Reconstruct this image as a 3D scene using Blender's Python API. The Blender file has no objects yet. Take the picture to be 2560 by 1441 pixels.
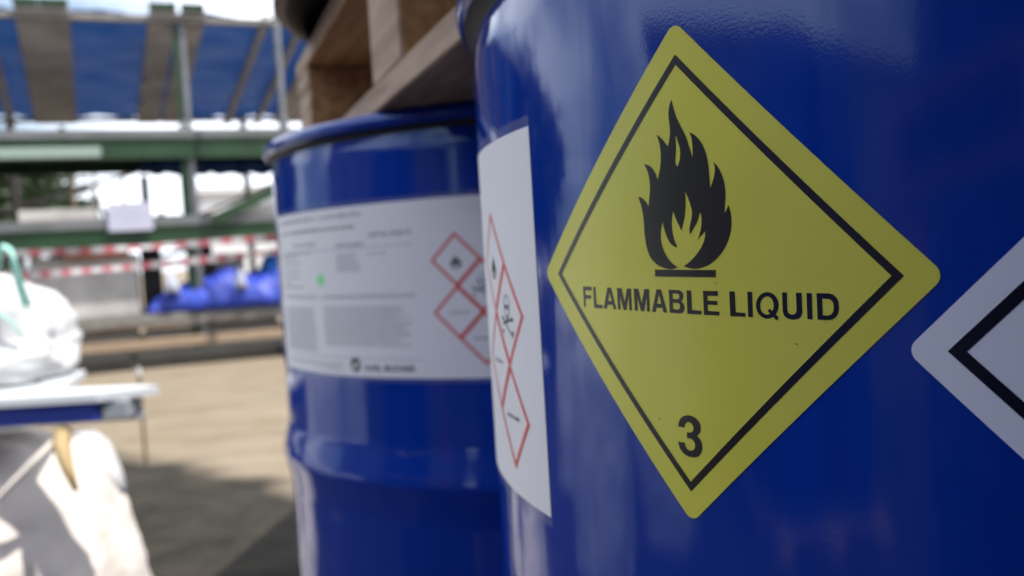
import bpy, bmesh, math, random
from mathutils import Vector, Matrix, noise
from mathutils.geometry import tessellate_polygon
sc = bpy.context.scene
C = sc.collection
R_ = math.radians

# ---------------------------------------------------------------- camera, light, sky
G = 0.911                       # eye height above the yard
FPX, PITCH, ROLL = 2251.5, -0.04299, -0.06009
IW, IH = 2560.0, 1440.0
fwd = Vector((0, math.cos(PITCH), math.sin(PITCH)))
up0 = Vector((0, -math.sin(PITCH), math.cos(PITCH)))
rt0 = Vector((1, 0, 0))
RT = math.cos(ROLL)*rt0 + math.sin(ROLL)*up0
UP = -math.sin(ROLL)*rt0 + math.cos(ROLL)*up0
EYE = Vector((0, 0, G))
cd = bpy.data.cameras.new('camera')
cam = bpy.data.objects.new('camera', cd); C.objects.link(cam)
cam.matrix_world = Matrix(((RT.x, UP.x, -fwd.x, EYE.x), (RT.y, UP.y, -fwd.y, EYE.y), (RT.z, UP.z, -fwd.z, EYE.z), (0, 0, 0, 1)))
cd.sensor_width = 36.0; cd.lens = 36.0*FPX/IW
cd.clip_start = 0.01; cd.clip_end = 2000
cd.dof.use_dof = True; cd.dof.focus_distance = 0.232; cd.dof.aperture_fstop = 12.5
sc.camera = cam

SUN_AZ = Vector((0.87, -0.49)).normalized()    # towards the sun, on the ground
SUN_EL = R_(60)
sdir = Vector((SUN_AZ.x*math.cos(SUN_EL), SUN_AZ.y*math.cos(SUN_EL), math.sin(SUN_EL)))
ld = bpy.data.lights.new('sun', 'SUN'); ld.energy = 4.0; ld.angle = R_(0.5); ld.color = (1.0, 0.95, 0.88)
sun = bpy.data.objects.new('sun', ld); C.objects.link(sun)
sun.rotation_euler = sdir.to_track_quat('Z', 'Y').to_euler(); sun.location = (3, -5, 8)

w = bpy.data.worlds.new('World'); sc.world = w; w.use_nodes = True
nt = w.node_tree; nt.nodes.clear()
wo = nt.nodes.new('ShaderNodeOutputWorld'); bg = nt.nodes.new('ShaderNodeBackground')
sky = nt.nodes.new('ShaderNodeTexSky'); sky.sky_type = 'NISHITA'; sky.sun_disc = False
sky.sun_elevation = SUN_EL; sky.sun_rotation = math.atan2(SUN_AZ.x, SUN_AZ.y)
sky.air_density = 1.0; sky.dust_density = 2.0
tc = nt.nodes.new('ShaderNodeTexCoord')
mp = nt.nodes.new('ShaderNodeMapping'); mp.inputs['Scale'].default_value = (1, 1, 2.4); mp.inputs['Location'].default_value = (3.1, 0.4, 0)
nz = nt.nodes.new('ShaderNodeTexNoise'); nz.inputs['Scale'].default_value = 2.2; nz.inputs['Detail'].default_value = 7; nz.inputs['Roughness'].default_value = 0.55
cr = nt.nodes.new('ShaderNodeValToRGB'); cr.color_ramp.elements[0].position = 0.36; cr.color_ramp.elements[1].position = 0.53
mx = nt.nodes.new('ShaderNodeMix'); mx.data_type = 'RGBA'
nt.links.new(tc.outputs['Generated'], mp.inputs[0]); nt.links.new(mp.outputs[0], nz.inputs['Vector'])
nt.links.new(nz.outputs['Fac'], cr.inputs[0]); nt.links.new(cr.outputs['Color'], mx.inputs['Factor'])
nt.links.new(sky.outputs[0], mx.inputs['A']); mx.inputs['B'].default_value = (10.3, 10.9, 12.0, 1)
nt.links.new(mx.outputs['Result'], bg.inputs['Color']); bg.inputs['Strength'].default_value = 0.13
nt.links.new(bg.outputs[0], wo.inputs['Surface'])
sc.view_settings.view_transform = 'Standard'; sc.view_settings.look = 'None'
sc.view_settings.exposure = 0.58; sc.view_settings.gamma = 1.0

# ---------------------------------------------------------------- helpers
def ray(px, py):
    return (fwd*FPX + RT*(px-IW/2) + UP*(IH/2-py)).normalized()
def at_y(px, py, y):
    d = ray(px, py); return EYE + d*(y/d.y)
def at_z(px, py, z):
    d = ray(px, py); return EYE + d*((z-G)/d.z)

def link(o, parent=None):
    C.objects.link(o)
    if parent is not None: o.parent = parent
    return o
def tag(o, label=None, cat=None, group=None, kind=None):
    if label: o['label'] = label
    if cat: o['category'] = cat
    if group: o['group'] = group
    if kind: o['kind'] = kind
    return o
def empty(name, loc=(0, 0, 0), rz=0.0, **k):
    o = bpy.data.objects.new(name, None); C.objects.link(o); o.empty_display_size = 0.05
    o.location = loc; o.rotation_euler = (0, 0, rz)
    return tag(o, **k)
def build(name, bm, mats, parent=None, smooth=False, **k):
    me = bpy.data.meshes.new(name); bm.to_mesh(me); bm.free()
    if not isinstance(mats, (list, tuple)): mats = [mats]
    for m in mats: me.materials.append(m)
    if smooth:
        for p in me.polygons: p.use_smooth = True
    o = bpy.data.objects.new(name, me); link(o, parent)
    return tag(o, **k)
def box(bm, c, s, rot=None, bevel=0.0, mi=0):
    M = Matrix.Translation(Vector(c))
    if rot is not None: M = M @ rot
    M = M @ Matrix.Diagonal((s[0], s[1], s[2], 1))
    r = bmesh.ops.create_cube(bm, size=1.0, matrix=M)
    vs = set(r['verts'])
    fs = [f for f in bm.faces if all(v in vs for v in f.verts)]
    for f in fs: f.material_index = mi
    if bevel > 0:
        es = list({e for f in fs for e in f.edges})
        bmesh.ops.bevel(bm, geom=es, offset=bevel, segments=1, affect='EDGES')
def span(bm, x0, x1, y0, y1, z0, z1, bevel=0.0, mi=0):
    box(bm, ((x0+x1)/2, (y0+y1)/2, (z0+z1)/2), (abs(x1-x0), abs(y1-y0), abs(z1-z0)), None, bevel, mi)
def tube(bm, pts, r, n=12, cap=True, mi=0, flat=None):
    pts = [Vector(p) for p in pts]; rings = []
    for i, p in enumerate(pts):
        d = (pts[min(i+1, len(pts)-1)] - pts[max(i-1, 0)]).normalized()
        a = d.cross(Vector((0, 0, 1)))
        if a.length < 1e-3: a = d.cross(Vector((0, 1, 0)))
        a.normalize(); b = d.cross(a).normalized()
        ra, rb = (r, r) if flat is None else flat
        if isinstance(r, (list, tuple)): ra = rb = r[i]
        rings.append([bm.verts.new(p + a*ra*math.cos(t*2*math.pi/n) + b*rb*math.sin(t*2*math.pi/n)) for t in range(n)])
    for i in range(len(rings)-1):
        for j in range(n):
            f = bm.faces.new((rings[i][j], rings[i][(j+1) % n], rings[i+1][(j+1) % n], rings[i+1][j])); f.material_index = mi
    if cap:
        bm.faces.new(rings[0][::-1]).material_index = mi; bm.faces.new(rings[-1]).material_index = mi
def beam(bm, a, b, wd, ht, mi=0):
    a, b = Vector(a), Vector(b); d = b-a
    q = d.to_track_quat('X', 'Z').to_matrix().to_4x4()
    box(bm, (a+b)/2, (d.length, wd, ht), q, 0, mi)

def material(name, col, rough=0.5, metal=0.0, spec=0.5, var=0.0, vscale=5.0, vcol=None, bump=0.0, bscale=50.0, stretch=(1, 1, 1), coat=0.0, trans=0.0, lo=0.35, hi=0.65, obj=True):
    m = bpy.data.materials.new(name); m.use_nodes = True; t = m.node_tree; b = t.nodes['Principled BSDF']
    b.inputs['Base Color'].default_value = (*col, 1); b.inputs['Roughness'].default_value = rough
    b.inputs['Metallic'].default_value = metal; b.inputs['Specular IOR Level'].default_value = spec
    b.inputs['Coat Weight'].default_value = coat; b.inputs['Coat Roughness'].default_value = 0.05
    c = t.nodes.new('ShaderNodeTexCoord'); mpn = t.nodes.new('ShaderNodeMapping'); mpn.inputs['Scale'].default_value = stretch
    t.links.new(c.outputs['Object'], mpn.inputs[0])
    if var > 0 or vcol:
        n = t.nodes.new('ShaderNodeTexNoise'); n.inputs['Scale'].default_value = vscale; n.inputs['Detail'].default_value = 6
        rmp = t.nodes.new('ShaderNodeValToRGB'); rmp.color_ramp.elements[0].position = lo; rmp.color_ramp.elements[1].position = hi
        vc = vcol or tuple(x*(1-var) for x in col)
        rmp.color_ramp.elements[0].color = (*col, 1); rmp.color_ramp.elements[1].color = (*vc, 1)
        t.links.new(mpn.outputs[0], n.inputs['Vector']); t.links.new(n.outputs['Fac'], rmp.inputs[0]); t.links.new(rmp.outputs[0], b.inputs['Base Color'])
    if bump > 0:
        n2 = t.nodes.new('ShaderNodeTexNoise'); n2.inputs['Scale'].default_value = bscale; n2.inputs['Detail'].default_value = 4
        bp = t.nodes.new('ShaderNodeBump'); bp.inputs['Strength'].default_value = 1.0; bp.inputs['Distance'].default_value = bump
        t.links.new(mpn.outputs[0], n2.inputs['Vector']); t.links.new(n2.outputs['Fac'], bp.inputs['Height']); t.links.new(bp.outputs[0], b.inputs['Normal'])
    if trans > 0:
        out = t.nodes['Material Output']; tr = t.nodes.new('ShaderNodeBsdfTranslucent'); tr.inputs[0].default_value = (*col, 1)
        ms = t.nodes.new('ShaderNodeMixShader'); ms.inputs[0].default_value = trans
        t.links.new(b.outputs[0], ms.inputs[1]); t.links.new(tr.outputs[0], ms.inputs[2]); t.links.new(ms.outputs[0], out.inputs['Surface'])
    return m

# ---------------------------------------------------------------- materials
def paint_blue():
    m = bpy.data.materials.new('blue_drum_enamel'); m.use_nodes = True; t = m.node_tree; b = t.nodes['Principled BSDF']
    b.inputs['Specular IOR Level'].default_value = 0.5; b.inputs['Specular Tint'].default_value = (0.72, 0.90, 1.0, 1)
    c = t.nodes.new('ShaderNodeTexCoord')
    n = t.nodes.new('ShaderNodeTexNoise'); n.inputs['Scale'].default_value = 9; n.inputs['Detail'].default_value = 5
    t.links.new(c.outputs['Object'], n.inputs['Vector'])
    r = t.nodes.new('ShaderNodeMapRange'); r.inputs['From Min'].default_value = 0.3; r.inputs['From Max'].default_value = 0.7
    r.inputs['To Min'].default_value = 0.05; r.inputs['To Max'].default_value = 0.12
    t.links.new(n.outputs['Fac'], r.inputs[0]); t.links.new(r.outputs[0], b.inputs['Roughness'])
    cr = t.nodes.new('ShaderNodeValToRGB'); cr.color_ramp.elements[0].color = (0.0022, 0.0285, 0.262, 1); cr.color_ramp.elements[1].color = (0.0028, 0.0330, 0.290, 1)
    t.links.new(n.outputs['Fac'], cr.inputs[0]); t.links.new(cr.outputs[0], b.inputs['Base Color'])
    # orange peel, long vertical ripples of the rolled sheet, shallow dents
    mp1 = t.nodes.new('ShaderNodeMapping'); mp1.inputs['Scale'].default_value = (1, 1, 0.12)
    t.links.new(c.outputs['Object'], mp1.inputs[0])
    n1 = t.nodes.new('ShaderNodeTexNoise'); n1.inputs['Scale'].default_value = 60; n1.inputs['Detail'].default_value = 2
    t.links.new(mp1.outputs[0], n1.inputs['Vector'])
    n2 = t.nodes.new('ShaderNodeTexNoise'); n2.inputs['Scale'].default_value = 1100; n2.inputs['Detail'].default_value = 1
    t.links.new(c.outputs['Object'], n2.inputs['Vector'])
    n3 = t.nodes.new('ShaderNodeTexNoise'); n3.inputs['Scale'].default_value = 7; n3.inputs['Detail'].default_value = 1
    t.links.new(c.outputs['Object'], n3.inputs['Vector'])
    last = None
    for nn, d in ((n3, 0.0030), (n1, 0.00016), (n2, 0.000009)):
        bp = t.nodes.new('ShaderNodeBump'); bp.inputs['Distance'].default_value = d
        t.links.new(nn.outputs['Fac'], bp.inputs['Height'])
        if last: t.links.new(last.outputs[0], bp.inputs['Normal'])
        last = bp
    t.links.new(last.outputs[0], b.inputs['Normal'])
    return m
def wood(name, c0, c1, rough=0.75):
    return material(name, c0, rough, var=0.5, vscale=9, vcol=c1, bump=0.0012, bscale=120, stretch=(1, 9, 9), lo=0.36, hi=0.62, spec=0.3)
BLUE = paint_blue()
BLACK_SEAM = material('black_seam_compound', (0.012, 0.012, 0.012), 0.6)
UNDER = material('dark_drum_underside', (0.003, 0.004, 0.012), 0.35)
RUST = material('rusty_chime_edge', (0.36, 0.13, 0.05), 0.7, var=0.6, vscale=60)
YEL = material('yellow_vinyl', (0.74, 0.70, 0.085), 0.24, spec=0.5, var=0.10, vscale=16, bump=0.00035, bscale=22)
INK = material('black_ink', (0.006, 0.006, 0.007), 0.25, spec=0.55)
INKB = material('dark_paper_ink', (0.02, 0.02, 0.024), 0.5)
GREYINK = material('grey_paper_ink', (0.25, 0.26, 0.29), 0.5)
REDINK = material('red_paper_ink', (0.72, 0.03, 0.022), 0.40)
GREENDOT = material('green_sticker_dot', (0.16, 0.88, 0.24), 0.5)
PAPER = material('white_label_paper', (0.84, 0.825, 0.815), 0.48, spec=0.35, bump=0.0006, bscale=14)
WHITEVINYL = material('white_vinyl', (0.74, 0.76, 0.82), 0.35, spec=0.45)
def film():
    m = bpy.data.materials.new('clear_label_film'); m.use_nodes = True; t = m.node_tree; b = t.nodes['Principled BSDF']
    b.inputs['Base Color'].default_value = (0.5, 0.5, 0.58, 1); b.inputs['Roughness'].default_value = 0.32; b.inputs['Alpha'].default_value = 0.16
    return m
FILM = film()
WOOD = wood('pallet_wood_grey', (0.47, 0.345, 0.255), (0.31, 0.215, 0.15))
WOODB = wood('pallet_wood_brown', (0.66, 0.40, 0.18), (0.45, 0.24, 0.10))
WOODD = wood('pallet_wood_dark', (0.34, 0.23, 0.16), (0.19, 0.12, 0.08))  # darker brown, used on the undersides of the bottom boards
PLANK = wood('weathered_plank', (0.24, 0.225, 0.20), (0.14, 0.13, 0.115))
TAN = wood('tan_plank', (0.36, 0.27, 0.19), (0.27, 0.19, 0.12))
BOARD = material('grey_brown_board', (0.50, 0.48, 0.49), 0.85, var=0.35, vscale=2.5)
GREEN = material('green_rack_paint', (0.011, 0.050, 0.015), 0.5, var=0.4, vscale=4)
GREEND = material('dark_green_end_caps', (0.010, 0.036, 0.012), 0.6)
GALV = material('galvanised_steel', (0.20, 0.21, 0.22), 0.45, metal=0.4, var=0.3, vscale=8)
PIPE = material('scaffold_pipe', (0.24, 0.225, 0.21), 0.55, metal=0.2, var=0.5, vscale=3, vcol=(0.20, 0.10, 0.07))
DECKG = material('grey_deck_edge', (0.145, 0.15, 0.157), 0.7, var=0.3, vscale=3)
TARP = material('blue_tarpaulin', (0.014, 0.066, 0.235), 0.5, var=0.5, vscale=1.3, vcol=(0.045, 0.062, 0.10), lo=0.48, hi=0.70, trans=0.2)
TARPB = material('bright_blue_plastic', (0.032, 0.065, 0.44), 0.5, var=0.35, vscale=6, bump=0.01, bscale=9)
TARPL = material('light_blue_plastic', (0.02, 0.22, 0.80), 0.35)
BAG = material('white_woven_sack', (0.60, 0.605, 0.60), 0.7, bump=0.004, bscale=18, trans=0.12)
BAGB = material('cream_woven_sack', (0.80, 0.735, 0.66), 0.75, var=0.1, vscale=3, bump=0.005, bscale=14, trans=0.10)
STRAP = material('mint_green_strap', (0.33, 0.66, 0.55), 0.6)
STRAPB = material('tan_strap', (0.42, 0.31, 0.15), 0.7)
SHEET = material('pale_plastic_sheet', (0.60, 0.63, 0.65), 0.4)
BLUEPAL = material('blue_plastic_pallet', (0.025, 0.05, 0.30), 0.45)
GREYPAL = material('grey_plastic_pallet', (0.28, 0.31, 0.33), 0.5)
WHITEP = material('white_painted_panel', (0.50, 0.48, 0.46), 0.5, var=0.3, vscale=3)
BRICK = material('terracotta_strip', (0.42, 0.13, 0.06), 0.7)
DARK = material('dark_scrap', (0.03, 0.03, 0.032), 0.6, var=0.4, vscale=5)
TRED = material('red_tape_stripe', (0.37, 0.11, 0.13), 0.5, trans=0.25)
TWHT = material('white_tape_stripe', (0.42, 0.41, 0.42), 0.5, trans=0.25)
LEAF = material('tree_leaf', (0.035, 0.062, 0.022), 0.6, var=0.4, vscale=0.8, trans=0.2)
BARK = material('tree_bark', (0.10, 0.075, 0.05), 0.9)
WALLM = material('grey_cladding', (0.11, 0.105, 0.11), 0.6, var=0.2, vscale=0.5)
WALLP = material('pale_render', (0.62, 0.62, 0.63), 0.8, var=0.15, vscale=0.6)
GLASS = material('dark_window_glass', (0.02, 0.025, 0.03), 0.08)
REDM = material('red_container_paint', (0.45, 0.02, 0.02), 0.4)

def ground_mat():
    m = bpy.data.materials.new('dusty_yard_ground'); m.use_nodes = True; t = m.node_tree; b = t.nodes['Principled BSDF']
    c = t.nodes.new('ShaderNodeTexCoord')
    def N(s, d=6, r=0.6):
        n = t.nodes.new('ShaderNodeTexNoise'); n.inputs['Scale'].default_value = s; n.inputs['Detail'].default_value = d; n.inputs['Roughness'].default_value = r
        t.links.new(c.outputs['Object'], n.inputs['Vector']); return n
    def ramp(n, a, bb, ca, cb):
        r = t.nodes.new('ShaderNodeValToRGB'); r.color_ramp.elements[0].position = a; r.color_ramp.elements[1].position = bb
        r.color_ramp.elements[0].color = (*ca, 1); r.color_ramp.elements[1].color = (*cb, 1)
        t.links.new(n.outputs['Fac'] if 'Fac' in n.outputs else n.outputs[0], r.inputs[0]); return r
    sand = ramp(N(1.3, 12, 0.74), 0.40, 0.64, (0.255, 0.21, 0.155), (0.195, 0.155, 0.105))
    asp = ramp(N(3.2, 14, 0.82), 0.38, 0.66, (0.018, 0.0165, 0.0135), (0.056, 0.050, 0.040))
    # worn boundary: asphalt bare towards the drums, pale dust beyond about four metres
    sep = t.nodes.new('ShaderNodeSeparateXYZ'); t.links.new(c.outputs['Object'], sep.inputs[0])
    n = N(1.1, 4, 0.5)
    ma = t.nodes.new('ShaderNodeMath'); ma.operation = 'MULTIPLY_ADD'; ma.inputs[1].default_value = 1.0
    t.links.new(n.outputs['Fac'], ma.inputs[0]); 
    mb = t.nodes.new('ShaderNodeMath'); mb.operation = 'MULTIPLY_ADD'; mb.inputs[1].default_value = 0.83
    t.links.new(sep.outputs['X'], mb.inputs[0]); t.links.new(sep.outputs['Y'], mb.inputs[2])
    t.links.new(mb.outputs[0], ma.inputs[2])
    mr = t.nodes.new('ShaderNodeMapRange'); mr.inputs['From Min'].default_value = 3.20; mr.inputs['From Max'].default_value = 3.42
    t.links.new(ma.outputs[0], mr.inputs[0])
    mix = t.nodes.new('ShaderNodeMix'); mix.data_type = 'RGBA'
    t.links.new(mr.outputs[0], mix.inputs['Factor']); t.links.new(asp.outputs[0], mix.inputs['A']); t.links.new(sand.outputs[0], mix.inputs['B'])
    mpt = t.nodes.new('ShaderNodeMapping'); mpt.inputs['Rotation'].default_value = (0, 0, 0.35); mpt.inputs['Scale'].default_value = (0.25, 2.6, 1)
    t.links.new(c.outputs['Object'], mpt.inputs[0]); nt_ = N(1.5, 5, 0.6); t.links.new(mpt.outputs[0], nt_.inputs['Vector'])
    tr = ramp(nt_, 0.50, 0.64, (1, 1, 1), (0.86, 0.85, 0.83))      # faint tyre tracks and swept streaks
    mul = t.nodes.new('ShaderNodeMix'); mul.data_type = 'RGBA'; mul.blend_type = 'MULTIPLY'; mul.inputs['Factor'].default_value = 1
    t.links.new(mix.outputs['Result'], mul.inputs['A']); t.links.new(tr.outputs[0], mul.inputs['B'])
    t.links.new(mul.outputs['Result'], b.inputs['Base Color']); b.inputs['Roughness'].default_value = 0.9; b.inputs['Specular IOR Level'].default_value = 0.12
    bp = t.nodes.new('ShaderNodeBump'); bp.inputs['Distance'].default_value = 0.006; n5 = N(90, 3); t.links.new(n5.outputs['Fac'], bp.inputs['Height']); t.links.new(bp.outputs[0], b.inputs['Normal'])
    return m
bm = bmesh.new(); bmesh.ops.create_grid(bm, x_segments=8, y_segments=8, size=400)
build('ground', bm, ground_mat(), kind='structure')

# ---------------------------------------------------------------- drums
RB, RC = 0.286, 0.2925
DZ = 0.144                          # drums stand on a pallet
C1 = Vector((0.27396, 0.42926)); C2 = Vector((0.04653, 0.96533))
TV = (C2-C1).normalized(); SP = 0.586
NV = Vector((TV.y, -TV.x))          # to the right, away from the camera side
def on_drum(px, py, c=C1, r=RB):    # where the sight line meets the drum: angle and height
    d = ray(px, py); a = d.x**2+d.y**2; b = -2*(d.x*c.x+d.y*c.y); k = c.x**2+c.y**2-r*r
    s = (-b-math.sqrt(max(b*b-4*a*k, 0)))/2/a; P = EYE+d*s
    return math.atan2(P.x-c.x, -(P.y-c.y)), P.z
PROFILE = [(0.0, 0.010), (0.270, 0.010), (0.276, 0.002), (0.2885, 0.0), (RC, 0.004), (RC, 0.011), (0.2895, 0.014), (0.2835, 0.016), (0.2850, 0.024), (RB, 0.036)]
def hoop(z):
    return [(RB, z-0.037), (0.2868, z-0.029), (0.2891, z-0.017), (0.2916, z-0.006), (RC+0.0004, z-0.001), (RC+0.0003, z+0.002), (0.2914, z+0.008), (0.2890, z+0.018), (0.2867, z+0.027), (RB, z+0.033)]
PROFILE += hoop(0.296) + hoop(0.584) + [(RB, 0.846), (0.2850, 0.856), (0.2832, 0.8635), (0.2832, 0.8665), (0.2895, 0.8680), (0.2922, 0.8705), (RC, 0.8745), (0.2908, 0.8795), (0.2880, 0.8805), (0.2845, 0.878), (0.2815, 0.868), (0.0, 0.868)]
def drum_body_mesh():
    bm = bmesh.new(); n = 288; rings = []
    prof = []
    for i, p in enumerate(PROFILE):         # intermediate rings on long straight walls
        prof.append(p)
    for (r, z) in prof:
        if r == 0: rings.append([bm.verts.new((0, 0, z))])
        else: rings.append([bm.verts.new((r*math.sin(a*2*math.pi/n), -r*math.cos(a*2*math.pi/n), z)) for a in range(n)])
    for i in range(len(rings)-1):
        A, B = rings[i], rings[i+1]; z0, z1 = prof[i][1], prof[i+1][1]
        mi = 0
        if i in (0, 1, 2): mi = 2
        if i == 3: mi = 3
        if 0.860 < z0 and z1 < 0.869 and prof[i][0] > 0.282 and prof[i+1][0] < 0.290 and prof[i+1][0] > 0.282: mi = 1
        for j in range(n):
            k = (j+1) % n
            if len(A) == 1: f = bm.faces.new((A[0], B[k], B[j]))
            elif len(B) == 1: f = bm.faces.new((A[j], A[k], B[0]))
            else: f = bm.faces.new((A[j], A[k], B[k], B[j]))
            f.material_index = mi; f.smooth = True
    bmesh.ops.recalc_face_normals(bm, faces=bm.faces)
    me = bpy.data.meshes.new('drum_body'); bm.to_mesh(me); bm.free()
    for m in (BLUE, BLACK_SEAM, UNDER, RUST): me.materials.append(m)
    return me
BODY = drum_body_mesh()
def lid_mesh(x, y, r):
    bm = bmesh.new()
    if 1:
        tube(bm, [(x, y, 0.8682), (x, y, 0.8740), (x, y, 0.8760)], [r, r, r*0.9], 24)
    me = bpy.data.meshes.new('bung_caps'); bm.to_mesh(me); bm.free(); me.materials.append(GALV); return me
BUNGS = (lid_mesh(0.0, -0.20, 0.032), lid_mesh(0.0, 0.21, 0.020))

def sheet(name, polys, a0, z0, rot, parent, mats, step=0.004, edge_for=0):
    """polys: list of (outer, holes, material index, stand-off). Coordinates are metres along the drum wall; bent round it here."""
    bm = bmesh.new(); lay = bm.faces.layers.int.new('lift'); offs = []
    for (outer, holes, mi, off) in polys:
        if off not in offs: offs.append(off)
        loops = [[Vector((p[0], p[1], 0)) for p in outer]] + [[Vector((p[0], p[1], 0)) for p in h] for h in holes]
        flat = [p for l in loops for p in l]; vs = [bm.verts.new(p) for p in flat]
        for tri in tessellate_polygon(loops):
            a, b, c_ = (vs[i] for i in tri)
            ar = (b.co-a.co).cross(c_.co-a.co).z
            if abs(ar) < 1e-13: continue
            try: f = bm.faces.new((a, b, c_) if ar > 0 else (a, c_, b))
            except ValueError: continue
            f.material_index = mi; f[lay] = offs.index(off)
    us = [v.co.x for v in bm.verts]; u = math.floor(min(us)/step)*step + step
    while u < max(us):
        bmesh.ops.bisect_plane(bm, geom=list(bm.verts)+list(bm.edges)+list(bm.faces), plane_co=(u, 0, 0), plane_no=(1, 0, 0), dist=1e-7); u += step
    c, s = math.cos(rot), math.sin(rot); lift = {}
    for f in bm.faces:
        for v in f.verts: lift[v.index] = 0
    bm.verts.index_update()
    for f in bm.faces:
        for v in f.verts: lift[v.index] = offs[f[lay]]
    nor = []
    for v in bm.verts:
        U, V = v.co.x*c-v.co.y*s, v.co.x*s+v.co.y*c
        a = a0+U/RB; r = RB+lift.get(v.index, 0)
        v.co = (r*math.sin(a), -r*math.cos(a), z0+V); nor.append((math.sin(a), -math.cos(a), 0))
    # the sheet's own thickness: fold its boundary down to the wall
    bd = [e for e in bm.edges if e.is_boundary and all(offs[f[lay]] == polys[edge_for][3] for f in e.link_faces)]
    ex = bmesh.ops.extrude_edge_only(bm, edges=bd)
    for v in [g for g in ex['geom'] if isinstance(g, bmesh.types.BMVert)]:
        h = math.hypot(v.co.x, v.co.y); k = (RB-0.0001)/h; v.co.x *= k; v.co.y *= k
    bm.verts.index_update()
    for v in list(bm.verts)[len(nor):]:
        h = math.hypot(v.co.x, v.co.y); nor.append((v.co.x/h, v.co.y/h, 0))
    me = bpy.data.meshes.new(name); bm.to_mesh(me); bm.free()
    for m in mats: me.materials.append(m)
    for p in me.polygons: p.use_smooth = True
    me.normals_split_custom_set_from_vertices(nor)
    o = bpy.data.objects.new(name, me); link(o, parent); return o

def rounded_diamond(h, r, n=8):
    pts = []
    for k in range(4):
        th = math.pi/2*k; cx, cy = (h-r*math.sqrt(2))*math.cos(th), (h-r*math.sqrt(2))*math.sin(th)
        for i in range(n+1):
            a = th - math.pi/4 + math.pi/2*i/n
            pts.append((cx+r*math.cos(a), cy+r*math.sin(a)))
    return pts
def diamond(h, cx=0, cy=0): return [(cx+h, cy), (cx, cy+h), (cx-h, cy), (cx, cy-h)]
def ellipse(cx, cy, rx, ry, n=28, a0=0.0, a1=2*math.pi):
    return [(cx+rx*math.cos(a0+(a1-a0)*i/n), cy+ry*math.sin(a0+(a1-a0)*i/n)) for i in range(n)]

# placard centre on the near drum
PA, PZ, PR = -0.9082, G-0.0104, -0.01951
def to_uv(px, py):
    a, z = on_drum(px, py); U, V = (a-PA)*RB, z-PZ
    c, s = math.cos(-PR), math.sin(-PR); return (U*c-V*s, U*s+V*c)
def crop(pts, ox, oy, sc_): return [to_uv(ox+x/sc_, oy+y/sc_) for x, y in pts]
def smooth_poly(p, sharp=35):
    """Round a traced outline between its sharp tips with one pass of corner cutting."""
    out = []; n = len(p)
    for i in range(n):
        a, b, c = Vector(p[i-1]), Vector(p[i]), Vector(p[(i+1) % n])
        d1, d2 = (b-a), (c-b)
        if d1.length == 0 or d2.length == 0: continue
        if math.degrees(d1.angle(d2)) > sharp: out.append(tuple(b))
        else: out += [tuple(b+(a-b)*0.25), tuple(b+(c-b)*0.25)]
    return out
FL = [(520,85),(530,130),(550,200),(580,265),(612,325),(630,365),(648,425),(672,505),(672,440),(668,385),(660,345),(648,318),(680,333),(715,365),(745,410),(768,470),(782,530),(790,610),(798,722),(818,670),(830,620),(833,580),(828,550),(820,532),(845,555),(872,600),(895,660),(906,720),(908,780),(903,850),(902,902),(915,880),(925,855),(928,838),(942,880),(952,940),(950,1010),(938,1070),(915,1130),(880,1190),(830,1245),(770,1285),(700,1304),(650,1298),(608,1283),(650,1255),(700,1200),(740,1140),(760,1085),(765,1030),(740,1055),(722,1075),(707,1100),(720,1060),(733,1010),(737,960),(735,920),(725,893),(715,930),(700,975),(675,1015),(655,1055),(648,1030),(652,990),(663,950),(668,900),(665,870),(650,820),(632,775),(616,740),(620,800),(620,870),(612,940),(600,990),(590,1030),(578,995),(560,965),(545,925),(530,883),(523,930),(521,990),(527,1045),(540,1095),(562,1148),(530,1138),(505,1110),(485,1070),(468,1020),(455,957),(446,1010),(441,1060),(445,1110),(462,1170),(495,1230),(530,1268),(565,1290),(540,1300),(524,1306),(492,1304),(440,1288),(400,1260),(370,1225),(350,1180),(335,1120),(325,1050),(322,980),(315,910),(300,840),(280,782),(315,795),(340,825),(355,855),(360,800),(365,740),(364,690),(358,640),(345,590),(323,548),(355,555),(385,580),(405,615),(420,662),(430,620),(440,560),(443,500),(440,440),(430,385),(412,335),(445,360),(470,390),(494,420),(503,380),(510,320),(505,260),(498,210),(498,160),(505,120)]
FH = [(549,330),(560,370),(575,415),(583,455),(580,510),(572,545),(562,568),(548,545),(546,510),(552,450),(550,390)]
FBAR = [(401,1308),(838,1311),(838,1362),(402,1357)]
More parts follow.
